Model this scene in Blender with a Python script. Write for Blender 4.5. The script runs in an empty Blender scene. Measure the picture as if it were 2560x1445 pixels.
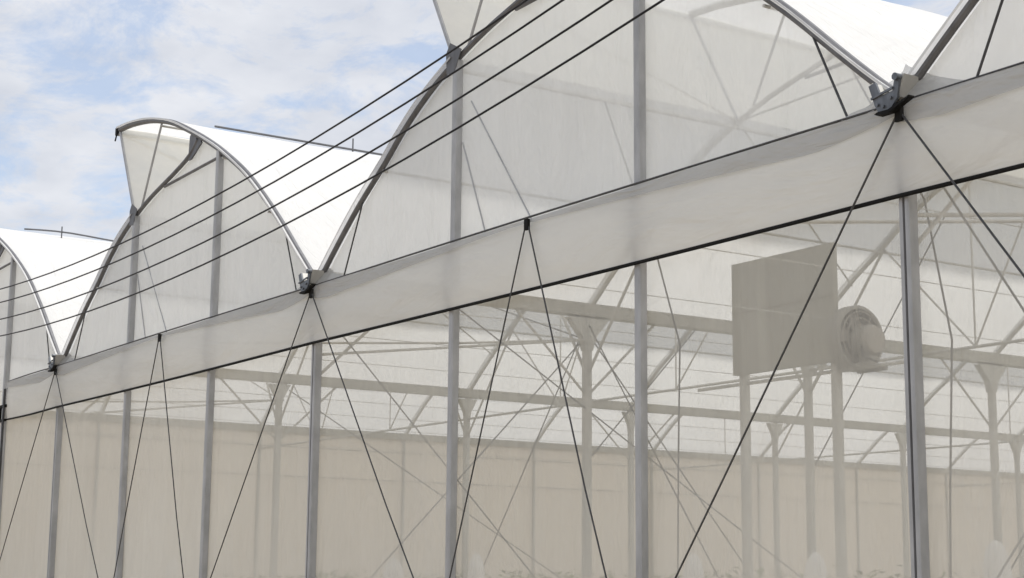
import bpy, math, random
from mathutils import Vector, Matrix, noise

random.seed(7)
SC = bpy.context.scene
COL = SC.collection

# ------------------------------------------------------------------ camera
cam_d = bpy.data.cameras.new('camera')
cam_d.sensor_width = 36.0
cam_d.lens = 36.0 * 4102.38 / 2560.0
cam_d.clip_start = 0.1
cam_d.clip_end = 3000.0
cam = bpy.data.objects.new('camera', cam_d)
COL.objects.link(cam)
_r, _u, _b = (0.55328, 0.83295, 0.00871), (0.14061, -0.1037, 0.98462), (0.82104, -0.54355, -0.1745)
_o = (25.7523, -8.4187, 1.6985)
cam.matrix_world = Matrix(((_r[0], _u[0], _b[0], _o[0]), (_r[1], _u[1], _b[1], _o[1]), (_r[2], _u[2], _b[2], _o[2]), (0, 0, 0, 1)))
SC.camera = cam

# ------------------------------------------------------------------ light
SUN_DIR = Vector((0.40, 0.20, 1.2)).normalized()      # towards the sun
sun_d = bpy.data.lights.new('sun', 'SUN')
sun_d.energy = 3.0
sun_d.angle = math.radians(3.0)
sun_d.color = (1.0, 0.97, 0.93)
sun = bpy.data.objects.new('sun', sun_d)
COL.objects.link(sun)
sun.rotation_euler = SUN_DIR.to_track_quat('Z', 'Y').to_euler()

world = bpy.data.worlds.new('World')
SC.world = world
world.use_nodes = True
wn, wl = world.node_tree.nodes, world.node_tree.links
for n in list(wn):
    wn.remove(n)
def W(t, **kw):
    n = wn.new(t)
    for k, v in kw.items():
        setattr(n, k, v)
    return n
def wmath(op, a, b=None):
    n = W('ShaderNodeMath', operation=op)
    for i, v in enumerate((a, b)):
        if v is None:
            continue
        if isinstance(v, (int, float)):
            n.inputs[i].default_value = v
        else:
            wl.new(v, n.inputs[i])
    return n.outputs[0]
sky = W('ShaderNodeTexSky', sky_type='NISHITA', sun_disc=False)
sky.sun_elevation = math.asin(SUN_DIR.z)
sky.sun_rotation = math.atan2(SUN_DIR.x, SUN_DIR.y)
sky.air_density, sky.dust_density, sky.ozone_density = 1.0, 1.4, 1.6
geo = W('ShaderNodeTexCoord')
sep = W('ShaderNodeSeparateXYZ')
wl.new(geo.outputs['Generated'], sep.inputs[0])
den = wmath('ADD', wmath('MAXIMUM', sep.outputs[2], 0.0), 0.22)
comb = W('ShaderNodeCombineXYZ')
wl.new(wmath('DIVIDE', sep.outputs[0], den), comb.inputs[0])
wl.new(wmath('DIVIDE', sep.outputs[1], den), comb.inputs[1])
mp = W('ShaderNodeMapping')
mp.inputs['Scale'].default_value = (1.0, 1.0, 1.0)
mp.inputs['Location'].default_value = (19.288, 18.590, 0.0)
wl.new(comb.outputs[0], mp.inputs[0])
n1 = W('ShaderNodeTexNoise')
n1.inputs['Scale'].default_value = 5.6
n1.inputs['Detail'].default_value = 9.0
n1.inputs['Roughness'].default_value = 0.66
n1.inputs['Distortion'].default_value = 0.35
wl.new(mp.outputs[0], n1.inputs[0])
ramp = W('ShaderNodeValToRGB')
ramp.color_ramp.elements[0].position = 0.40
ramp.color_ramp.elements[0].color = (0.46, 0.46, 0.46, 1)
ramp.color_ramp.elements[1].position = 0.53
ramp.color_ramp.elements[1].color = (0.96, 0.96, 0.96, 1)
wl.new(n1.outputs[0], ramp.inputs[0])
n2 = W('ShaderNodeTexNoise')
n2.inputs['Scale'].default_value = 7.5
n2.inputs['Detail'].default_value = 6.0
wl.new(mp.outputs[0], n2.inputs[0])
cr = W('ShaderNodeValToRGB')
cr.color_ramp.elements[0].position = 0.3
cr.color_ramp.elements[0].color = (3.35, 3.5, 3.85, 1)
cr.color_ramp.elements[1].position = 0.7
cr.color_ramp.elements[1].color = (4.35, 4.42, 4.62, 1)
wl.new(n2.outputs[0], cr.inputs[0])
mixc = W('ShaderNodeMix', data_type='RGBA')
wl.new(ramp.outputs[0], mixc.inputs[0])
wl.new(sky.outputs[0], mixc.inputs[6])
wl.new(cr.outputs[0], mixc.inputs[7])
bg = W('ShaderNodeBackground')
bg.inputs['Strength'].default_value = 0.128
wl.new(mixc.outputs[2], bg.inputs['Color'])
wo = W('ShaderNodeOutputWorld')
wl.new(bg.outputs[0], wo.inputs[0])

vs = SC.view_settings
vs.view_transform = 'Standard'
vs.look = 'None'
vs.exposure = 0.61
vs.gamma = 1.0
vs.use_curve_mapping = False
SC.cycles.max_bounces = 10
SC.cycles.diffuse_bounces = 4
SC.cycles.transmission_bounces = 10
SC.cycles.transparent_max_bounces = 40
SC.cycles.use_denoising = True
SC.cycles.caustics_reflective = False
SC.cycles.caustics_refractive = False

# ------------------------------------------------------------------ materials
def new_mat(name):
    m = bpy.data.materials.new(name)
    m.use_nodes = True
    nt = m.node_tree
    for n in list(nt.nodes):
        nt.nodes.remove(n)
    out = nt.nodes.new('ShaderNodeOutputMaterial')
    return m, nt, out

def noise_node(nt, scale, detail=4.0, stretch=(1, 1, 1), rough=0.55):
    tc = nt.nodes.new('ShaderNodeTexCoord')
    mpn = nt.nodes.new('ShaderNodeMapping')
    mpn.inputs['Scale'].default_value = stretch
    nt.links.new(tc.outputs['Object'], mpn.inputs[0])
    n = nt.nodes.new('ShaderNodeTexNoise')
    n.inputs['Scale'].default_value = scale
    n.inputs['Detail'].default_value = detail
    n.inputs['Roughness'].default_value = rough
    nt.links.new(mpn.outputs[0], n.inputs[0])
    return n

def ramp_node(nt, src, p0, c0, p1, c1):
    r = nt.nodes.new('ShaderNodeValToRGB')
    r.color_ramp.elements[0].position = p0
    r.color_ramp.elements[0].color = tuple(c0) + (1,)
    r.color_ramp.elements[1].position = p1
    r.color_ramp.elements[1].color = tuple(c1) + (1,)
    nt.links.new(src, r.inputs[0])
    return r

def metal(name, c, metallic=0.35, rough=0.5, var=0.25, scale=9.0):
    m, nt, out = new_mat(name)
    p = nt.nodes.new('ShaderNodeBsdfPrincipled')
    n = noise_node(nt, scale, 5.0, (1, 1, 0.35))
    r = ramp_node(nt, n.outputs[0], 0.3, [v * (1 - var) for v in c], 0.7, [min(1, v * (1 + var)) for v in c])
    nt.links.new(r.outputs[0], p.inputs['Base Color'])
    p.inputs['Metallic'].default_value = metallic
    p.inputs['Roughness'].default_value = rough
    if c[0] < 0.03:
        p.inputs['Specular IOR Level'].default_value = 0.15
    nt.links.new(p.outputs[0], out.inputs[0])
    return m

def film(name, c, opacity, spread=0.06, translucent=0.55, scale=0.8, stretch=(1, 1, 1), gloss=0.04, tint=(1, 1, 1), streak=None, low=None, wrinkle=0.0, wstretch=(1, 1, 1)):
    """Thin plastic sheet: part clear, part milky (scattering forwards and back). low=(z0, z1, extra): extra opacity near the ground."""
    m, nt, out = new_mat(name)
    L = nt.links
    tr = nt.nodes.new('ShaderNodeBsdfTransparent')
    tr.inputs[0].default_value = tuple(tint) + (1,)
    df = nt.nodes.new('ShaderNodeBsdfDiffuse')
    tl = nt.nodes.new('ShaderNodeBsdfTranslucent')
    n = noise_node(nt, scale, 5.0, stretch)
    col = ramp_node(nt, n.outputs[0], 0.3, [v * 0.93 for v in c], 0.7, c)
    L.new(col.outputs[0], df.inputs[0])
    L.new(col.outputs[0], tl.inputs[0])
    bump = None
    if wrinkle:
        wr = noise_node(nt, 1.6, 3.0, wstretch, 0.6)
        wr.inputs['Distortion'].default_value = 1.6
        w2 = noise_node(nt, 6.0, 2.0, wstretch, 0.5)
        ws = nt.nodes.new('ShaderNodeMath')
        ws.operation = 'MULTIPLY_ADD'
        L.new(w2.outputs[0], ws.inputs[0])
        ws.inputs[1].default_value = 0.25
        L.new(wr.outputs[0], ws.inputs[2])
        bump = nt.nodes.new('ShaderNodeBump')
        bump.inputs['Strength'].default_value = 1.0
        bump.inputs['Distance'].default_value = wrinkle
        L.new(ws.outputs[0], bump.inputs['Height'])
        L.new(bump.outputs[0], df.inputs['Normal'])
        L.new(bump.outputs[0], tl.inputs['Normal'])
    milk = nt.nodes.new('ShaderNodeMixShader')
    milk.inputs[0].default_value = translucent
    L.new(df.outputs[0], milk.inputs[1])
    L.new(tl.outputs[0], milk.inputs[2])
    op = ramp_node(nt, n.outputs[0], 0.3, [max(0, opacity - spread)] * 3, 0.7, [min(1, opacity + spread)] * 3)
    fac = op.outputs[0]
    def add(a, b, o='ADD'):
        q = nt.nodes.new('ShaderNodeMath')
        q.operation = o
        q.use_clamp = True
        for i, v in enumerate((a, b)):
            if isinstance(v, (int, float)):
                q.inputs[i].default_value = v
            else:
                L.new(v, q.inputs[i])
        return q.outputs[0]
    if streak:
        s = noise_node(nt, 1.0, 4.0, streak[0])
        sr = ramp_node(nt, s.outputs[0], 0.45, [0] * 3, 0.75, [streak[1]] * 3)
        fac = add(fac, sr.outputs[0])
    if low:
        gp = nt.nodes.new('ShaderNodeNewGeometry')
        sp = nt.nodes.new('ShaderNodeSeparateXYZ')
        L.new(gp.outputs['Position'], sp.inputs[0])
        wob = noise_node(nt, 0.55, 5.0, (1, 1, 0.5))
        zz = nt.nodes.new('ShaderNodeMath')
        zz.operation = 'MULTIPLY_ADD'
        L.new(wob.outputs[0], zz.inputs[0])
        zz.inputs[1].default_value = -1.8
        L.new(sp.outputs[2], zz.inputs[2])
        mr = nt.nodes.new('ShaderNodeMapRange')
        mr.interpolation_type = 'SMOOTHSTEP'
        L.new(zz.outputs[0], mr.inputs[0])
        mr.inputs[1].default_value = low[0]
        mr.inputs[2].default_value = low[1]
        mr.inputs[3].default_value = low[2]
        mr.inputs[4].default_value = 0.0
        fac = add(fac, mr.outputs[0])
    mx = nt.nodes.new('ShaderNodeMixShader')
    L.new(fac, mx.inputs[0])
    L.new(tr.outputs[0], mx.inputs[1])
    L.new(milk.outputs[0], mx.inputs[2])
    last = mx.outputs[0]
    if gloss:
        gl = nt.nodes.new('ShaderNodeBsdfGlossy')
        gl.inputs['Roughness'].default_value = 0.28
        if bump:
            L.new(bump.outputs[0], gl.inputs['Normal'])
        mg = nt.nodes.new('ShaderNodeMixShader')
        mg.inputs[0].default_value = gloss
        L.new(last, mg.inputs[1])
        L.new(gl.outputs[0], mg.inputs[2])
        last = mg.outputs[0]
    L.new(last, out.inputs[0])
    return m

M = {}
M['post'] = metal('galvanised post', (0.41, 0.412, 0.415), 0.3, 0.5, 0.16)
M['inner'] = metal('galvanised inner steel', (0.49, 0.48, 0.45), 0.12, 0.55, 0.12)
M['arch'] = metal('arch tube steel', (0.13, 0.13, 0.135), 0.3, 0.5, 0.2)
M['dark'] = metal('dark rail', (0.010, 0.0095, 0.009), 0.0, 0.7, 0.3)
M['cable'] = metal('steel cable', (0.06, 0.06, 0.062), 0.3, 0.5, 0.3, 30)
M['power'] = metal('black cable sheath', (0.02, 0.02, 0.022), 0.0, 0.5, 0.3, 30)
M['gutter'] = metal('gutter steel', (0.52, 0.51, 0.475), 0.2, 0.55, 0.15, 4)
M['bracket'] = metal('bracket steel', (0.14, 0.15, 0.165), 0.4, 0.42, 0.3, 14)
M['roof_film'] = film('milky roof film', (0.84, 0.84, 0.83), 0.965, 0.02, 0.47, 0.5, (1, 0.5, 1), 0.03, (1, 1, 1), wrinkle=0.05, wstretch=(0.6, 1.6, 0.6))
for nm, op_ in (('gable_film', 0.76), ('gable_film_thin', 0.63)):
    M[nm] = film(nm.replace('_', ' '), (0.97, 0.97, 0.955), op_, 0.05, 0.55, 0.7, (1, 1, 0.4), 0.04, (0.98, 0.98, 0.965), streak=((2.5, 1, 0.2), 0.10), wrinkle=0.05, wstretch=(1.4, 1, 0.5))
for nm, op_, lo_ in (('wall_film', 0.35, 0.27), ('wall_film_haze_mid', 0.43, 0.30), ('wall_film_haze_far', 0.60, 0.28)):  # two stronger variants: grazing-view haze put into the opacity of the left panels
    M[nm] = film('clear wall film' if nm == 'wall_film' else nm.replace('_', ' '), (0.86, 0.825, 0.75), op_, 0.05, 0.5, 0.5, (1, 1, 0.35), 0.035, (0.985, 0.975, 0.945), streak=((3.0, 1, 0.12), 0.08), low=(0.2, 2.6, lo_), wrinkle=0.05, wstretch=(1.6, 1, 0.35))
M['band_film'] = film('doubled band film', (0.87, 0.865, 0.84), 0.92, 0.03, 0.5, 0.9, (0.5, 1, 1.6), 0.04, (0.98, 0.98, 0.96), wrinkle=0.03, wstretch=(0.35, 1, 1.5))
M['hem_film'] = film('folded hem film', (0.64, 0.64, 0.635), 0.72, 0.08, 0.45, 1.2, (0.4, 1, 2), 0.04, (0.9, 0.9, 0.9), wrinkle=0.06, wstretch=(0.5, 1, 2.5))
M['net'] = film('vent screen net', (0.88, 0.865, 0.80), 0.94, 0.04, 0.5, 2.0, (1, 1, 1), 0.0)
M['curtain'] = film('beige side curtain', (0.77, 0.705, 0.605), 0.97, 0.02, 0.45, 0.9, (1, 2.5, 0.12), 0.0)
M['panel'] = metal('grey sheet metal', (0.30, 0.29, 0.25), 0.1, 0.6, 0.09, 3)
M['fan'] = metal('fan drum paint', (0.31, 0.285, 0.25), 0.1, 0.55, 0.12, 6)
M['fan_dark'] = metal('fan housing', (0.26, 0.25, 0.225), 0.1, 0.55, 0.12, 6)
M['bag'] = film('white plastic wrap', (0.97, 0.965, 0.95), 0.97, 0.02, 0.3, 5.0, (1, 1, 0.4), 0.05)

def ground_mat():
    m, nt, out = new_mat('dry packed soil')
    p = nt.nodes.new('ShaderNodeBsdfPrincipled')
    n = noise_node(nt, 0.4, 9.0, (1, 1, 1), 0.65)
    r = ramp_node(nt, n.outputs[0], 0.3, (0.24, 0.20, 0.155), 0.72, (0.38, 0.33, 0.265))
    nt.links.new(r.outputs[0], p.inputs['Base Color'])
    p.inputs['Roughness'].default_value = 0.95
    b = nt.nodes.new('ShaderNodeBump')
    b.inputs['Distance'].default_value = 0.03
    nt.links.new(noise_node(nt, 14, 6).outputs[0], b.inputs['Height'])
    nt.links.new(b.outputs[0], p.inputs['Normal'])
    nt.links.new(p.outputs[0], out.inputs[0])
    return m
M['soil'] = ground_mat()
M['weedmat'] = metal('pale floor sheet', (0.56, 0.54, 0.49), 0.0, 0.9, 0.08, 1.5)

# ------------------------------------------------------------------ mesh helpers
class MB:
    def __init__(self):
        self.v, self.f = [], []
    def add(self, vs, fs):
        o = len(self.v)
        self.v += [tuple(x) for x in vs]
        self.f += [tuple(i + o for i in f) for f in fs]
        return self
    def tube(self, pts, r, n=8, cap=True, flat=None):
        pts = [Vector(p) for p in pts]
        rings = []
        up0 = None
        for i, p in enumerate(pts):
            a = pts[max(0, i - 1)]
            b = pts[min(len(pts) - 1, i + 1)]
            t = (b - a).normalized()
            ref = Vector((0, 1, 0)) if abs(t.y) < 0.9 else Vector((0, 0, 1))
            s = t.cross(ref).normalized()
            w = s.cross(t).normalized()
            rr = r[i] if isinstance(r, (list, tuple)) else r
            ring = []
            for k in range(n):
                an = 2 * math.pi * (k + 0.5) / n
                ring.append(p + s * math.cos(an) * rr + w * math.sin(an) * rr * (flat or 1.0))
            rings.append(ring)
        vs, fs = [], []
        for ring in rings:
            vs += ring
        for i in range(len(rings) - 1):
            for k in range(n):
                a, b = i * n + k, i * n + (k + 1) % n
                fs.append((a, b, b + n, a + n))
        if cap:
            fs.append(tuple(range(n - 1, -1, -1)))
            q = (len(rings) - 1) * n
            fs.append(tuple(range(q, q + n)))
        return self.add(vs, fs)
    def box(self, lo, hi, bev=0.0):
        (x0, y0, z0), (x1, y1, z1) = lo, hi
        b = bev
        if b <= 0:
            vs = [(x0, y0, z0), (x1, y0, z0), (x1, y1, z0), (x0, y1, z0), (x0, y0, z1), (x1, y0, z1), (x1, y1, z1), (x0, y1, z1)]
            return self.add(vs, [(3, 2, 1, 0), (4, 5, 6, 7), (0, 1, 5, 4), (1, 2, 6, 5), (2, 3, 7, 6), (3, 0, 4, 7)])
        ring = [(x0 + b, y0), (x1 - b, y0), (x1, y0 + b), (x1, y1 - b), (x1 - b, y1), (x0 + b, y1), (x0, y1 - b), (x0, y0 + b)]
        vs = [(x, y, z0) for x, y in ring] + [(x, y, z1) for x, y in ring]
        fs = [(k, (k + 1) % 8, (k + 1) % 8 + 8, k + 8) for k in range(8)]
        return self.add(vs, fs + [tuple(range(7, -1, -1)), tuple(range(8, 16))])
    def prism(self, poly, axis, a0, a1):
        """Extrude a 2D outline along x, y or z."""
        def P(q, a):
            return {'x': (a, q[0], q[1]), 'y': (q[0], a, q[1]), 'z': (q[0], q[1], a)}[axis]
        n = len(poly)
        vs = [P(q, a0) for q in poly] + [P(q, a1) for q in poly]
        fs = [(k, (k + 1) % n, (k + 1) % n + n, k + n) for k in range(n)]
        return self.add(vs, fs + [tuple(range(n - 1, -1, -1)), tuple(range(n, 2 * n))])
    def lathe(self, prof, centre, axis='z', n=20):
        cx, cy, cz = centre
        vs, fs = [], []
        for (r, h) in prof:
            for k in range(n):
                a = 2 * math.pi * k / n
                ca, sa = math.cos(a) * r, math.sin(a) * r
                vs.append({'z': (cx + ca, cy + sa, cz + h), 'x': (cx + h, cy + ca, cz + sa), 'y': (cx + ca, cy + h, cz + sa)}[axis])
        for i in range(len(prof) - 1):
            for k in range(n):
                a, b = i * n + k, i * n + (k + 1) % n
                fs.append((a, b, b + n, a + n))
        fs.append(tuple(range(n - 1, -1, -1)))
        q = (len(prof) - 1) * n
        fs.append(tuple(range(q, q + n)))
        return self.add(vs, fs)
    def grid(self, fn, nu, nv):
        vs = [fn(i / nu, j / nv) for j in range(nv + 1) for i in range(nu + 1)]
        w = nu + 1
        fs = [(j * w + i, j * w + i + 1, (j + 1) * w + i + 1, (j + 1) * w + i) for j in range(nv) for i in range(nu)]
        return self.add(vs, fs)
    def mesh(self, name, mat, smooth=True):
        me = bpy.data.meshes.new(name)
        me.from_pydata(self.v, [], self.f)
        me.materials.append(M[mat])
        me.update()
        if smooth:
            me.polygons.foreach_set('use_smooth', [True] * len(me.polygons))
            try:
                me.set_sharp_from_angle(angle=math.radians(40))
            except Exception:
                pass
        return me
    def build(self, name, mat, parent=None, smooth=True):
        return link(name, self.mesh(name, mat, smooth), parent)

def link(name, me, parent=None, loc=None):
    o = bpy.data.objects.new(name, me)
    COL.objects.link(o)
    if parent is not None:
        o.parent = parent
    if loc is not None:
        o.location = loc
    return o

def tag(o, label=None, cat=None, group=None, kind=None):
    for k, v in (('label', label), ('category', cat), ('group', group), ('kind', kind)):
        if v:
            o[k] = v
    return o

def thing(name, label, cat, loc=(0, 0, 0), group=None):
    o = bpy.data.objects.new(name, None)
    COL.objects.link(o)
    o.location = loc
    o.empty_display_size = 0.3
    return tag(o, label, cat, group)

# ------------------------------------------------------------------ setting
S = 3.0            # post spacing along the gable wall
SPAN = 9.0         # valley to valley
D = 3.826          # frame spacing into the depth
NK = 12            # frames in depth
XL, XR = -9.0, 27.0
YB = NK * D
ZG = 5.0           # gutter / top rail height
ZB = 4.34          # lower edge of the band

def gfn(u, v):
    x, y = -700 + 1400 * u, -700 + 1400 * v
    return (x, y, 0.0)
tag(MB().grid(gfn, 8, 8).build('ground', 'soil'), kind='structure')
tag(MB().box((XL + 0.15, 0.15, 0.004), (XR - 0.15, YB - 0.15, 0.012)).build('greenhouse_floor', 'weedmat', smooth=False), kind='structure')

# ------------------------------------------------------------------ greenhouse
GH = thing('greenhouse', 'long multi-span greenhouse of milky plastic film with sawtooth arched roofs on grey steel posts', 'greenhouse')

LEFT = [(0.0, 5.06), (0.5, 5.46), (0.96, 5.80), (1.5, 6.14), (1.9, 6.42), (2.4, 6.70), (2.94, 6.92), (3.5, 7.09), (3.95, 7.19), (4.47, 7.30), (4.95, 7.43), (5.22, 7.60)]
RIGHT = [(2.11, 8.44), (2.62, 8.405), (3.28, 8.31), (3.84, 8.18), (4.39, 8.01), (5.13, 7.70), (5.65, 7.46), (6.12, 7.22), (6.78, 6.84), (7.29, 6.48), (7.9, 5.99), (8.37, 5.57), (8.77, 5.22), (9.0, 5.04)]
P1, P2, P3 = LEFT[6], RIGHT[0], LEFT[-1]

def smooth_curve(pts, m=3):
    out = []
    for i in range(len(pts) - 1):
        p0 = pts[max(0, i - 1)]; p1 = pts[i]; p2 = pts[i + 1]; p3 = pts[min(len(pts) - 1, i + 2)]
        for k in range(m):
            t = k / m
            out.append(tuple(0.5 * (2 * p1[a] + (p2[a] - p0[a]) * t + (2 * p0[a] - 5 * p1[a] + 4 * p2[a] - p3[a]) * t * t + (3 * p1[a] - p0[a] - 3 * p2[a] + p3[a]) * t ** 3) for a in (0, 1)))
    out.append(pts[-1])
    return out
LEFT_S, RIGHT_S = smooth_curve(LEFT), smooth_curve(RIGHT)
LEFT_ROOF = smooth_curve(LEFT[:7])

def interp(c, x):
    for a, b in zip(c, c[1:]):
        if a[0] <= x <= b[0]:
            return a[1] + (b[1] - a[1]) * (x - a[0]) / max(1e-6, b[0] - a[0])
    return c[0][1] if x < c[0][0] else c[-1][1]
def ztop(xl):
    return interp(LEFT_S, xl) if xl <= 5.22 else interp(RIGHT_S, xl)

SPANS = [-9.0, 0.0, 9.0, 18.0]

# --- posts of the gable wall
def post(x, w, top, y0=-0.045, y1=0.045, groove=False):
    if groove:
        h = w / 2
        out = [(-h + 0.01, y0), (-0.006, y0), (-0.006, y0 + 0.03), (0.016, y0 + 0.03), (0.016, y0), (h - 0.01, y0), (h, y0 + 0.01), (h, y1), (-h, y1), (-h, y0 + 0.01)]
        p = MB().prism([(x + a, b) for a, b in out], 'z', 0.0, top).build('post', 'post', GH, False)
    else:
        p = MB().box((x - w / 2, y0, 0.0), (x + w / 2, y1, top), 0.012).build('post', 'post', GH)
    MB().box((x - 0.12, y0 - 0.06, 0.004), (x + 0.12, y1 + 0.06, 0.02)).build('base_plate', 'post', p, False)
    return p
for i in range(-3, 10):
    xl = (i * S) % SPAN
    if i % 3 == 0:
        post(i * S, 0.092, 5.0, -0.046, 0.046, True)
    else:
        post(i * S, 0.078, ztop(xl) - 0.02)

# --- arch tubes on the gable and on every frame behind it
def offset_y(c, y):
    return [(x, y, z) for x, z in c]
gl_me = MB().tube(offset_y(LEFT_S, 0.0), 0.031, 8).mesh('left_arch', 'arch')
gr_me = MB().tube(offset_y(RIGHT_S, 0.0), 0.043, 8).mesh('right_arch', 'arch')
il_me = MB().tube(offset_y(LEFT, 0.0), 0.03, 6).mesh('inner_left_arch', 'inner')
ir_me = MB().tube(offset_y(RIGHT, 0.0), 0.034, 6).mesh('inner_right_arch', 'inner')
st_me = MB().tube([(3.84, 0, 8.14), (3.2, 0, 7.03)], 0.017, 6).mesh('strut', 'post')
vb_me = MB().tube([(P1[0], 0, P1[1]), (P2[0], 0, P2[1])], 0.022, 6).mesh('vent_bar', 'post')
ti_me = MB().tube([(4.06, 0, 7.16), (6.06, 0, 7.19)], 0.02, 6).mesh('tie', 'arch')
for sx in SPANS:
    for k in range(0, NK + 1):
        y = k * D
        a = link('arch_tube', gl_me if k == 0 else il_me, GH, (sx, y, 0))
        b = link('arch_tube', gr_me if k == 0 else ir_me, GH, (sx, y, 0))
        link('strut', st_me, GH, (sx, y, 0))
        link('vent_bar', vb_me, GH, (sx, y, 0))
        link('tie_tube', ti_me, GH, (sx, y, 0))

# gusset where the left arch meets the right one, clips at the vent corner
gus = MB().prism([(4.92, 7.36), (5.02, 7.36), (5.36, 7.52), (5.30, 7.62), (5.02, 7.735), (4.95, 7.70)], 'y', -0.012, 0.012).mesh('gusset', 'arch', False)
cl_me = MB().prism([(2.86, 6.80), (3.0, 6.78), (3.14, 7.0), (2.92, 7.12), (2.84, 7.02)], 'y', -0.05, -0.043).mesh('corner_plate', 'arch', False)
tip_me = MB().box((2.03, -0.05, 8.36), (2.12, 0.03, 8.47), 0.01).tube([(2.05, -0.03, 8.36), (2.0, -0.03, 8.28)], 0.012, 6).mesh('tip_bracket', 'dark')
for sx in SPANS:
    link('gusset', gus, GH, (sx, 0, 0))
    link('corner_plate', cl_me, GH, (sx, 0, 0))
    link('tip_bracket', tip_me, GH, (sx, 0, 0))

# --- roof film, one sheet per frame bay on each slope, slightly slack between the frames
def roof_sheet(curve, lift, seed):
    n = len(curve) - 1
    def fn(u, v):
        x, z = curve[min(n, int(round(u * n)))]
        y = -0.06 + (D + 0.06) * v
        sag = -0.045 * math.sin(math.pi * v) * math.sin(math.pi * u) + 0.010 * noise.noise(Vector((x * 1.3, y * 0.9, seed)))
        edge = 4 * v * (1 - v)
        return (x, y, z + lift + sag + 0.012 * noise.noise(Vector((x * 4, y * 2.2, seed + 9))) * edge)
    return MB().grid(fn, n, 10)
lsheets = [roof_sheet(LEFT_ROOF, 0.05, 3.1 * j).mesh('roof_sheet_left', 'roof_film') for j in range(3)]
rsheets = [roof_sheet(RIGHT_S, 0.032, 7.7 * j).mesh('roof_sheet_right', 'roof_film') for j in range(3)]
def vent_fn(seed):
    def fn(u, v):
        x = P1[0] + (P2[0] - P1[0]) * u
        z = P1[1] + (P2[1] - P1[1]) * u
        w = 0.02 * noise.noise(Vector((x * 3, v * 4, seed)))
        return (x - 0.02 + w, D * v, z + 0.04)
    return fn
vsheets = [MB().grid(vent_fn(5.0 * j), 6, 8).mesh('vent_screen', 'net') for j in range(2)]
for si, sx in enumerate(SPANS):
    for k in range(NK):
        link('roof_film', lsheets[(k + si) % 3], GH, (sx, k * D, 0))
        link('roof_film', rsheets[(k + si) % 3], GH, (sx, k * D, 0))
        link('vent_screen', vsheets[k % 2], GH, (sx, k * D, 0))
# white film edge folded over the gable arch
def fold(curve, lift):
    n = len(curve) - 1
    def fn(u, v):
        x, z = curve[min(n, int(round(u * n)))]
        w = 0.012 * noise.noise(Vector((x * 5, v * 3, 2.0)))
        return (x, -0.06 - 0.002 - 0.004 * math.sin(v * 3.14), z + lift - 0.03 * v + w * 0.5)
    return MB().grid(fn, n, 2)
fl_me = fold(LEFT_ROOF, 0.055).mesh('folded_edge_left', 'roof_film')
fr_me = fold(RIGHT_S, 0.040).mesh('folded_edge_right', 'roof_film')
for sx in SPANS:
    link('folded_film_edge', fl_me, GH, (sx, 0, 0))
    link('folded_film_edge', fr_me, GH, (sx, 0, 0))

# --- purlins under the film
pur = [(1.5, 6.14, 0.016), (2.94, 6.92, 0.026), (2.11, 8.44, 0.024), (3.84, 8.18, 0.016), (6.12, 7.22, 0.016), (7.6, 6.22, 0.016)]
for sx in SPANS:
    for (x, z, r) in pur:
        MB().tube([(sx + x, -0.02, z - 0.075), (sx + x, YB, z - 0.075)], r, 6).build('purlin', 'inner', GH)

# --- ridge wire on short pegs above the crest
for sx in SPANS:
    pts = []
    for k in range(0, 6):
        y = k * D + (-0.8 if sx >= 0 else -2.35)
        if y < 1:
            continue
        MB().tube([(sx + 4.0, y, 8.08), (sx + 4.0, y, 8.36)], 0.013, 6).build('ridge_peg', 'arch', GH)
    pts = [(sx + 4.0, y, 8.185 + (0.07 if sx < 0 else 0.0) * math.exp(-(y - 1.47) ** 2 / 0.8)) for y in [0.75 + 0.3 * q for q in range(56)]]
    MB().tube(pts, 0.017, 6).build('ridge_wire', 'arch', GH)

# --- gutters and their columns
GUT = [(-0.16, 0.145), (-0.14, 0.15), (-0.08, 0.02), (0.08, 0.02), (0.14, 0.15), (0.16, 0.145), (0.09, 0.0), (-0.09, 0.0)]
gut_me = MB().prism([(a, ZG + 0.02 + b) for a, b in GUT], 'y', -0.16, YB).mesh('gutter', 'gutter', False)
sock = MB().prism([(-0.20, ZG + 0.17), (-0.13, ZG - 0.03), (-0.09, ZG - 0.10), (0.05, ZG - 0.10), (0.14, ZG - 0.01), (0.17, ZG + 0.17), (0.12, ZG + 0.19), (0.085, ZG + 0.06), (-0.06, ZG + 0.05), (-0.12, ZG + 0.19)], 'y', -0.185, -0.165)
sock.lathe([(0.034, -0.21), (0.034, -0.13)], (0.145, 0, ZG + 0.175), 'y', 14)
sock.prism([(-0.16, ZG + 0.03), (0.10, ZG + 0.075), (0.10, ZG + 0.095), (-0.16, ZG + 0.05)], 'y', -0.20, -0.185)
for bx_, bz_ in ((-0.09, -0.03), (0.07, 0.0), (-0.02, -0.06)):
    sock.lathe([(0.016, -0.20), (0.016, -0.185)], (bx_, 0, ZG + bz_), 'y', 8)
sock = sock.mesh('gutter_bracket', 'bracket')
strap = MB().prism([(-0.12, ZG - 0.115), (-0.08, ZG - 0.135), (0.06, ZG - 0.135), (0.30, ZG - 0.045), (0.30, ZG - 0.03), (0.05, ZG - 0.105), (-0.08, ZG - 0.102)], 'y', -0.205, -0.15).mesh('bracket_strap', 'dark', False)
for j in range(5):
    x = XL + j * SPAN
    g = link('gutter', gut_me, GH, (x, 0, 0))
    bk = (0.78, 1.0, 0.78)
    for o in (link('gutter_bracket', sock, g, (0, 0, (ZG + 0.05) * 0.22)), link('bracket_strap', strap, g, (0, 0, (ZG + 0.05) * 0.22))):
        o.scale = bk
colm = MB().box((-0.05, -0.05, 0.0), (0.05, 0.05, ZG), 0.012).mesh('column', 'inner')
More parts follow.
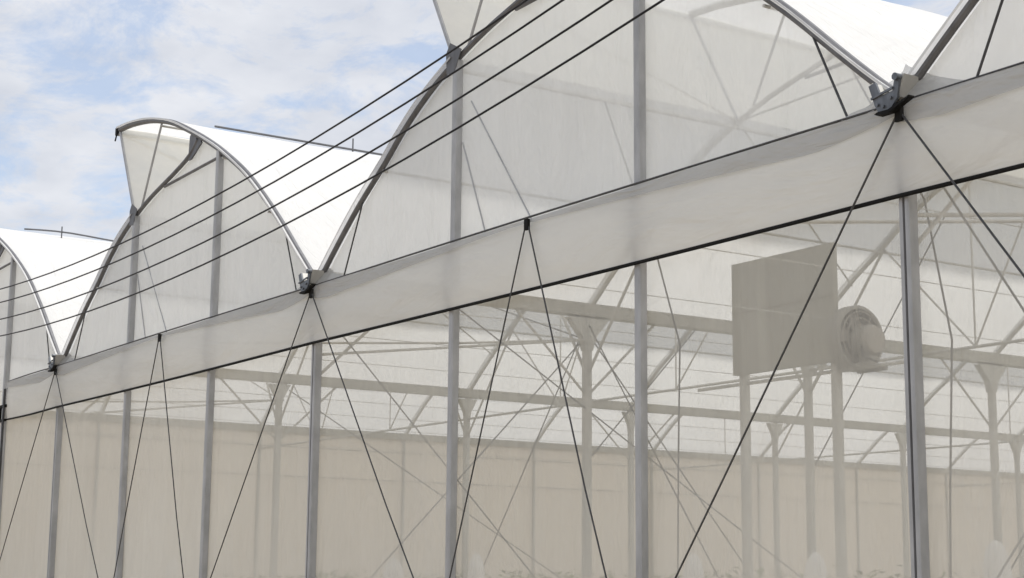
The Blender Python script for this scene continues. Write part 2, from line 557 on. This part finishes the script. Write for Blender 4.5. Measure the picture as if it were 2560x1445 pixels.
capm = MB().prism([(-0.055, ZG - 0.42), (0.055, ZG - 0.42), (0.10, ZG - 0.25), (0.31, ZG - 0.01), (-0.31, ZG - 0.01), (-0.10, ZG - 0.25)], 'x', -0.056, 0.056).mesh('capital', 'gutter', False)
kxm = MB().tube([(0.0, 0, ZG - 0.75), (1.5, 0, 6.10)], 0.02, 6).mesh('knee_right', 'inner')
kxl = MB().tube([(0.0, 0, ZG - 0.75), (-1.1, 0, 6.0)], 0.02, 6).mesh('knee_left', 'inner')
kyp = MB().tube([(0, 0.0, ZG - 1.0), (0, 1.1, ZG + 0.02)], 0.018, 6).mesh('knee_forward', 'inner')
kyn = MB().tube([(0, 0.0, ZG - 1.0), (0, -1.1, ZG + 0.02)], 0.018, 6).mesh('knee_back', 'inner')
for j in range(5):
    x = XL + j * SPAN
    for k in range(1, NK + 1):
        y = k * D
        c = link('column', colm, GH, (x, y, 0))
        if j == 0:
            c.scale = (0.6, 0.6, 1.0)
            continue
        cp = link('capital', capm, c)
        if j == 1:
            cp.scale = (1.0, 0.62, 1.0)
        if j < 4 and k in (1, 2, 4):
            link('knee_brace', kxm, GH, (x, y, 0))
        if k in (1, 2):
            link('knee_brace', kxl, GH, (x, y, 0))
        if k in (1, 3):
            link('knee_brace', kyp, GH, (x, y, 0))
            link('knee_brace', kyn, GH, (x, y, 0))
# knee braces of the gable posts at the valleys
for j in range(1, 5):
    x = XL + j * SPAN
    link('knee_brace', kyp, GH, (x, 0.06, 0))

# --- tie chords on every second frame with hangers
for k in (2, 5, 8):
    y = k * D
    for si, sx in enumerate(SPANS):
        MB().tube([(sx + 0.05, y, 4.62), (sx + 8.95, y, 4.62)], 0.022, 6).build('tie_chord', 'inner', GH)
        for (xl, zt) in ((3.0, 6.92), (6.1, 7.2))[:2 if k == 2 else 1]:
            MB().tube([(sx + xl, y, 4.62), (sx + xl, y, zt)], 0.013, 6).build('hanger', 'inner', GH)
        if k > 2:
            continue
        MB().tube([(sx + 3.0, y, 4.62), (sx + 1.5, y, 6.12)], 0.013, 6).build('web_brace', 'inner', GH)
        MB().tube([(sx + 6.1, y, 4.62), (sx + 7.6, y, 6.2)], 0.013, 6).build('web_brace', 'inner', GH)
        MB().tube([(sx + 3.0, y, 4.62), (sx + 4.5, y, 7.3)], 0.013, 6).build('web_brace', 'inner', GH)
# roof braces from the vent corner of the second frame
for sx in SPANS:
    MB().tube([(sx + P1[0], D, P1[1]), (sx + P2[0], 0.1, P2[1] - 0.1)], 0.013, 6).build('roof_brace', 'inner', GH)
    MB().tube([(sx + P1[0], D, P1[1]), (sx + 6.4, D, 7.0)], 0.013, 6).build('roof_brace', 'inner', GH)
    MB().tube([(sx + P1[0], D, P1[1]), (sx + 0.9, 2 * D, 5.7)], 0.012, 6).build('roof_brace', 'inner', GH)
# wind braces: crossed rods along the gutter lines and rising ties from the gable posts
for j in range(2, 4):
    x = XL + j * SPAN
    for k in (0,):
        y = k * D
        if True:
            MB().tube([(x + 0.06, y, 4.75), (x + 0.06, y + D, 0.9)], 0.009, 6).build('brace_rod', 'arch', GH)
            MB().tube([(x - 0.06, y + D, 4.75), (x - 0.06, y, 0.9)], 0.009, 6).build('brace_rod', 'arch', GH)
for j in range(1, 4):
    x = XL + j * SPAN
    MB().tube([(x, 0.05, 4.22), (x + 0.02, D, 4.72)], 0.016, 6).build('brace_tube', 'inner', GH)
    MB().tube([(x - 3.0, 0.05, 4.70), (x - 1.1, 2.6, 4.70), (x + 0.2, D, 4.70)], 0.016, 6).build('brace_tube', 'inner', GH)
# inner inverted-V cables on the first frames
for k in (1,):
    y = k * D
    for j in range(2, 4):
        x = XL + j * SPAN
        for sgn in (-1, 1):
            MB().tube([(x + sgn * 0.05, y, 4.9), (x + sgn * 2.45, y, 1.8), (x + sgn * 3.8, y, 0.03)], 0.008, 6).build('brace_cable', 'cable', GH)
# odd rods round the first inner columns and slack support wires near the wall
for (a, b) in (((9.03, 1.75, 5.0), (9.03, 7.6, 1.66)), ((8.97, 3.83, 4.85), (8.97, 7.6, 0.63)), ((9.04, 3.83, 3.2), (9.04, 5.6, 5.02)),
               ((0.03, 4.0, 4.9), (0.03, 11.3, 0.9)), ((8.9, 3.83, 4.75), (6.3, 3.83, 5.6)), ((9.1, 7.66, 3.3), (11.6, 7.66, 6.4))):
    MB().tube([a, b], 0.0095, 6).build('brace_rod', 'arch', GH)
for pts in ([(11.96, 1.9, 6.82), (12.86, 1.9, 4.93), (13.2, 1.9, 4.02), (13.16, 1.9, 2.9), (13.1, 1.9, 0.02)],
            [(15.12, 1.9, 7.12), (16.44, 1.9, 4.88), (16.68, 1.9, 3.66), (16.6, 1.9, 2.4), (16.5, 1.9, 0.02)]):
    MB().tube(pts, 0.009, 6).build('support_wire', 'cable', GH)
# crop wires running into the depth
for sx in SPANS[:3]:
    for q in range(4):
        x = sx + 1.1 + q * 2.25
        MB().tube([(x, 0.1, 4.66), (x, YB - 0.1, 4.66)], 0.005, 5).build('crop_wire', 'inner', GH)

# --- side wall at the far end: girts, posts' sheet
for z in (4.70, 4.02):
    MB().tube([(XL + 0.07, 0, z), (XL + 0.07, YB, z)], 0.012, 6).build('girt', 'inner', GH)
def curt(u, v):
    y = YB * u
    z = 0.02 + 5.03 * v
    return (XL - 0.05 + 0.035 * math.sin(y * 5.2 + 0.6 * math.sin(y * 1.3)), y, z)
MB().grid(curt, 320, 2).build('side_sheet', 'curtain', GH)
# right end and back wall sheets
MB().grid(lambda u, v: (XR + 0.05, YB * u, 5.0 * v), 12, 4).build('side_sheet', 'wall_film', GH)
for j in range(4):
    sx = SPANS[j]
    MB().grid(lambda u, v: (sx + 9 * u, YB + 0.06, ztop(9 * u) * v), 18, 4).build('gable_film', 'gable_film', GH)

# --- gable film: one panel between each pair of posts, above and below the band
def upper_panel(i):
    x0, x1 = i * S, (i + 1) * S
    base = math.floor(i / 3) * SPAN
    def fn(u, v):
        x = x0 + (x1 - x0) * u
        xl = x - base
        zt = ztop(min(8.999, max(0.001, xl))) - 0.01
        z = 4.9 + (zt - 4.9) * v
        e = math.sin(math.pi * u)
        y = 0.052 + 0.022 * e * noise.noise(Vector((x * 0.9, z * 0.6, 4.0))) + 0.008 * e * noise.noise(Vector((x * 4.5, z * 0.7, 1.0)))
        return (x, y, z)
    return MB().grid(fn, 18, 14)
def lower_panel(i):
    x0, x1 = i * S, (i + 1) * S
    def fn(u, v):
        x = x0 + (x1 - x0) * u
        z = 0.0 + 4.93 * v
        e = math.sin(math.pi * u)
        y = 0.054 + 0.02 * e * noise.noise(Vector((x * 0.8, z * 0.5, 8.0)))
        return (x, y, z)
    return MB().grid(fn, 12, 14)
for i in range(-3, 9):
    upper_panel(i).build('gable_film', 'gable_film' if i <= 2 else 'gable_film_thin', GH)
    lower_panel(i).build('wall_film', 'wall_film_haze_far' if i <= 1 else ('wall_film_haze_mid' if i <= 3 else 'wall_film'), GH)

# --- band between the two rails, with its folded hem
for j in range(4):
    sx = SPANS[j]
    x0 = sx if j else -2.58
    x1 = sx + SPAN
    def band(u, v, x0=x0, x1=x1, sx=sx):
        x = x0 + (x1 - x0) * u
        z = ZB + (ZG - ZB) * v
        xl = (x - sx) / SPAN
        y = -0.062 - 0.035 * math.sin(math.pi * v) - 0.014 * noise.noise(Vector((x * 0.7, z * 3.0, 3.3)))
        return (x, y, z - 0.004)
    MB().grid(band, 60, 8).build('band_film', 'band_film', GH)
    def hem(u, v, x0=x0, x1=x1, sx=sx):
        x = x0 + (x1 - x0) * u
        t = (x - sx) / SPAN
        m = abs(t - 0.48) / 0.5
        h = 0.035 + 0.17 * min(1, m) ** 1.2 * (1.0 - 0.55 * max(0, (m - 0.86) / 0.14))
        return (x, -0.105 - 0.012 * math.sin(6.28 * t * 3), ZG - 0.012 - h * (1 - v))
    MB().grid(hem, 60, 3).build('hem_film', 'hem_film', GH)
    # rails
    tr = MB().tube([(x0 + (x1 - x0) * q / 12, -0.085, ZG + 0.012 * math.sin(math.pi * q / 12)) for q in range(13)], 0.010, 6).build('top_rail', 'cable', GH)
    MB().tube([(x0 + (x1 - x0) * q / 12, -0.075, ZB - 0.012 * math.sin(math.pi * q / 12)) for q in range(13)], 0.016, 8).build('lower_rail', 'dark', GH)

# --- inverted-V guy cables in front of the wall
def vee(x, spread, z=4.90):
    MB().box((x - 0.035, -0.145, z - 0.05), (x + 0.035, -0.112, z + 0.05), 0.008).build('cable_anchor', 'dark', GH, False)
    for s in (-1, 1):
        pts = [(x + s * 0.02, -0.13, z), (x + s * (spread * 0.5 - 0.012), -0.15, z * 0.5 - 0.012), (x + s * spread, -0.14, 0.0)]
        MB().tube(pts, 0.0082, 6).build('guy_cable', 'cable', GH)
for j in range(4):
    vee(SPANS[j] + 0.07, 3.82)
    vee(SPANS[j] + 4.47, 1.92, 4.93)
vee(XR, 3.82)
# short cables from the arches down to the rail
for sx in SPANS:
    for (a, b) in (((8.13, 5.76), (8.48, 5.03)), ((1.06, 5.80), (0.68, 5.03))):
        MB().tube([(sx + a[0], -0.02, a[1]), (sx + b[0], -0.03, b[1])], 0.010, 6).build('stay_cable', 'cable', GH)

for sx in SPANS:
    for (a, b) in (((3.05, 6.05), (3.5, 5.03)), ((3.2, 6.45), (4.3, 5.03))):
        MB().tube([(sx + a[0], 0.04, a[1]), (sx + b[0], 0.04, b[1])], 0.008, 6).build('stay_cable', 'post', GH)

# film bunched round each valley post above the rail
for j in range(1, 4):
    x = XL + j * SPAN
    def bunch(u, v, x=x):
        a = -0.62 + 1.24 * u
        h = (0.06 + 0.26 * (1 - abs(a) / 0.62) ** 1.6)
        return (x + a, 0.03 - 0.10 * (1 - v) - 0.03 * math.sin(a * 21), ZG + 0.01 + h * v - 0.02)
    MB().grid(bunch, 24, 4).build('bunched_film', 'hem_film', GH)

# roll-up drive at the left of the band
R = MB().box((-2.98, -0.13, 4.555), (-2.54, -0.07, 4.60)).build('drive_bracket', 'dark', GH, False)
MB().tube([(-2.90, -0.10, 4.56), (-2.90, -0.10, 4.34)], 0.026, 8).build('guide_tube', 'dark', R)
MB().box((-2.72, -0.115, 4.34), (-2.64, -0.085, 4.555)).build('drive_housing', 'gutter', R, False)
MB().tube([(-2.60, -0.13, 4.87), (-2.60, -0.13, 0.0)], 0.022, 8).build('guide_tube', 'cable', GH)
MB().tube([(-3.6, -0.105, 4.33), (-2.55, -0.105, 4.33)], 0.024, 8).build('roller_tube', 'dark', GH)

# ------------------------------------------------------------------ ventilation unit inside
VU = thing('ventilation_unit', 'large flat grey metal panel on two legs with a round fan drum, behind the film', 'ventilation unit', (11.4, 5.0, 0.0))
def vu(mb, name, mat, parent=VU, smooth=True):
    o = mb.build(name, mat, parent, smooth)
    if parent is VU:
        o.location = (-11.4, -5.0, 0.0)
    return o
pn = vu(MB().box((10.50, 4.95, 4.20), (12.27, 5.03, 5.585), 0.01), 'panel', 'panel', VU, False)
MB().box((10.52, 4.936, 4.965), (12.25, 4.951, 4.98)).build('panel_seam', 'fan', pn, False)
for x in (10.57, 12.15):
    vu(MB().box((x - 0.055, 5.04, 0.012), (x + 0.055, 5.13, 4.7), 0.01), 'leg', 'inner')
vu(MB().tube([(9.7, 5.08, 4.10), (13.4, 5.08, 4.10)], 0.022, 8), 'rail', 'inner')
dr = vu(MB().lathe([(0.33, 12.34), (0.37, 12.34), (0.378, 12.36), (0.378, 12.50), (0.365, 12.52), (0.335, 12.52), (0.33, 12.50), (0.325, 12.36), (0.05, 12.36)], (0, 5.12, 4.45), 'x', 32), 'fan_housing', 'fan_dark')
for rr in (0.30, 0.225, 0.15):
    ring = [(12.53, 5.12 + rr * math.cos(a), 4.45 + rr * math.sin(a)) for a in [2 * math.pi * k / 28 for k in range(29)]]
    MB().tube(ring, 0.007, 5, False).build('guard_ring', 'fan', dr)
for q in range(8):
    a = math.pi * q / 4 + 0.2
    MB().tube([(12.525, 5.12 + 0.1 * math.cos(a), 4.45 + 0.1 * math.sin(a)), (12.525, 5.12 + 0.335 * math.cos(a), 4.45 + 0.335 * math.sin(a))], 0.006, 5).build('guard_bar', 'fan', dr)
for q in range(5):
    a = 2 * math.pi * q / 5 + 0.5
    pts = []
    for rr, hw in ((0.07, 0.05), (0.20, 0.085), (0.30, 0.075)):
        pts.append((rr, hw))
    vs_, fs_ = [], []
    for rr, hw in pts:
        for sg, xx in ((-1, 12.42), (1, 12.47)):
            aa = a + sg * hw / rr
            vs_.append((xx, 5.12 + rr * math.cos(aa), 4.45 + rr * math.sin(aa)))
            vs_.append((xx + 0.006, 5.12 + rr * math.cos(aa), 4.45 + rr * math.sin(aa)))
    for t_ in range(2):
        o_ = t_ * 4
        fs_ += [(o_, o_ + 2, o_ + 6, o_ + 4), (o_ + 1, o_ + 5, o_ + 7, o_ + 3), (o_, o_ + 4, o_ + 5, o_ + 1), (o_ + 2, o_ + 3, o_ + 7, o_ + 6)]
    MB().add(vs_, fs_).build('blade', 'fan', dr)
mo = MB().lathe([(0.06, 12.50), (0.15, 12.51), (0.165, 12.54), (0.165, 12.74), (0.15, 12.77), (0.06, 12.78)], (0, 5.10, 4.40), 'x', 20).build('motor', 'fan', dr)
for q in range(5):
    MB().lathe([(0.164, 12.56 + q * 0.035), (0.178, 12.563 + q * 0.035), (0.178, 12.572 + q * 0.035), (0.164, 12.575 + q * 0.035)], (0, 5.10, 4.40), 'x', 20).build('cooling_fin', 'fan_dark', dr)
MB().box((12.56, 5.03, 4.12), (12.72, 5.17, 4.26)).build('motor_mount', 'fan_dark', dr, False)
MB().tube([(12.65, 4.98, 4.42), (12.75, 4.9, 4.2), (12.9, 4.98, 4.12)], 0.012, 6).build('power_lead', 'cable', dr)
for sg in (-0.12, 0.12):
    MB().box((12.36, 5.10 + sg - 0.02, 4.06), (12.80, 5.10 + sg + 0.02, 4.14)).build('foot', 'fan_dark', dr, False)

# ------------------------------------------------------------------ wrapped plants just inside the wall
def wrapped(x, y, h, r, lean, seed, label):
    t = thing('wrapped_bundle', label, 'bundle', (x, y, 0.012), 'pale bundles standing just inside the film wall')
    n = 20
    prof = [(0.55, 0.0), (0.85, 0.12), (0.95, 0.45), (1.0, 0.75), (0.95, 0.88), (0.75, 0.95), (0.45, 0.985), (0.12, 1.0)]
    prof = smooth_curve(prof, 3)
    vs, fs = [], []
    for (rr, hh) in prof:
        for k in range(n):
            a = 2 * math.pi * k / n
            w = 1 + 0.16 * noise.noise(Vector((math.cos(a) * 2, math.sin(a) * 2, hh * 4 + seed)))
            vs.append((lean * hh * hh + math.cos(a) * r * rr * w, math.sin(a) * r * rr * w, h * hh))
    for i in range(len(prof) - 1):
        for k in range(n):
            a, b = i * n + k, i * n + (k + 1) % n
            fs.append((a, b, b + n, a + n))
    fs.append(tuple(range((len(prof) - 1) * n, len(prof) * n)))
    fs.append(tuple(range(n - 1, -1, -1)))
    MB().add(vs, fs).build('wrap', 'bag', t)
    pts = [(lean * 0.47 + math.cos(a) * r * 1.02, math.sin(a) * r * 1.02, h * 0.68) for a in [2 * math.pi * k / 24 for k in range(25)]]
    MB().tube(pts, 0.008, 5, False).build('tie_string', 'cable', t)
wrapped(17.65, 1.2, 2.0, 0.105, -0.02, 1.0, 'pale wrapped bundle at lower right, between the thick corner post and the frame edge')
wrapped(15.77, 1.2, 1.93, 0.10, 0.0, 2.0, 'pale rounded bundle below the grey ventilation panel')
wrapped(14.17, 1.2, 1.93, 0.10, 0.05, 3.0, 'faint pale bundle just beside the steep guy cable, near the tall middle post')
wrapped(10.57, 1.2, 1.96, 0.10, 0.0, 4.0, 'slim pale bundle at the foot of the tall post below the roof vent corner')
wrapped(8.77, 1.2, 1.92, 0.13, 0.0, 5.0, 'broad pale bundle between the valley post and the tall post')
wrapped(1.91, 1.2, 1.95, 0.10, 0.12, 6.0, 'faint leaning pale bundle, the one farthest along the wall')

# ------------------------------------------------------------------ overhead cables in front of the gable
for (z0, lab) in ((6.26, 'uppermost of the four black cables slung across the arched gables'),
                  (6.03, 'second highest of the four black cables slung across the arched gables'),
                  (5.74, 'third highest of the four black cables slung across the arched gables'),
                  (5.455, 'lowest of the four black cables slung across the arched gables')):
    pts = [(x, -0.6, z0 + 0.0053 * (x - 4.0) ** 2) for x in [-24 + q * 1.0 for q in range(57)]]
    tag(MB().tube(pts, 0.0105, 6).build('overhead_cable', 'power'), lab, 'cable', 'black cables slung in front of the greenhouse')

# ------------------------------------------------------------------ crop rows inside, seen as a soft green mass through the film
def leaf_mat():
    m, nt, out = new_mat('crop leaf')
    p = nt.nodes.new('ShaderNodeBsdfPrincipled')
    n = noise_node(nt, 3.0, 3.0)
    r = ramp_node(nt, n.outputs[0], 0.3, (0.12, 0.16, 0.06), 0.7, (0.22, 0.26, 0.11))
    nt.links.new(r.outputs[0], p.inputs['Base Color'])
    p.inputs['Roughness'].default_value = 0.6
    nt.links.new(p.outputs[0], out.inputs[0])
    return m
M['leaf'] = leaf_mat()
rng = random.Random(5)
cv, cf = [], []
for row in range(9):
    y = 5.0 + row * 1.9
    x = -8.0
    while x < 20.0:
        top = 1.72 + 0.20 * rng.random() ** 1.5
        for q in range(26):
            h = top * (0.35 + 0.65 * rng.random())
            a = rng.random() * 6.283
            rad = 0.05 + 0.27 * rng.random()
            c = Vector((x + math.cos(a) * rad, y + math.sin(a) * rad, h))
            d = Vector((math.cos(a), math.sin(a), -0.5 + 0.7 * rng.random())).normalized()
            w = d.cross(Vector((0, 0, 1))).normalized()
            l = 0.12 + 0.10 * rng.random()
            b = len(cv)
            cv += [tuple(c), tuple(c + d * l * 0.5 + w * l * 0.26), tuple(c + d * l + Vector((0, 0, -0.03))), tuple(c + d * l * 0.5 - w * l * 0.26)]
            cf.append((b, b + 1, b + 2, b + 3))
        x += 0.5
tag(MB().add(cv, cf).build('crop_foliage', 'leaf', None, False), 'soft green crop rows standing low inside behind the film wall', 'crop', kind='stuff')
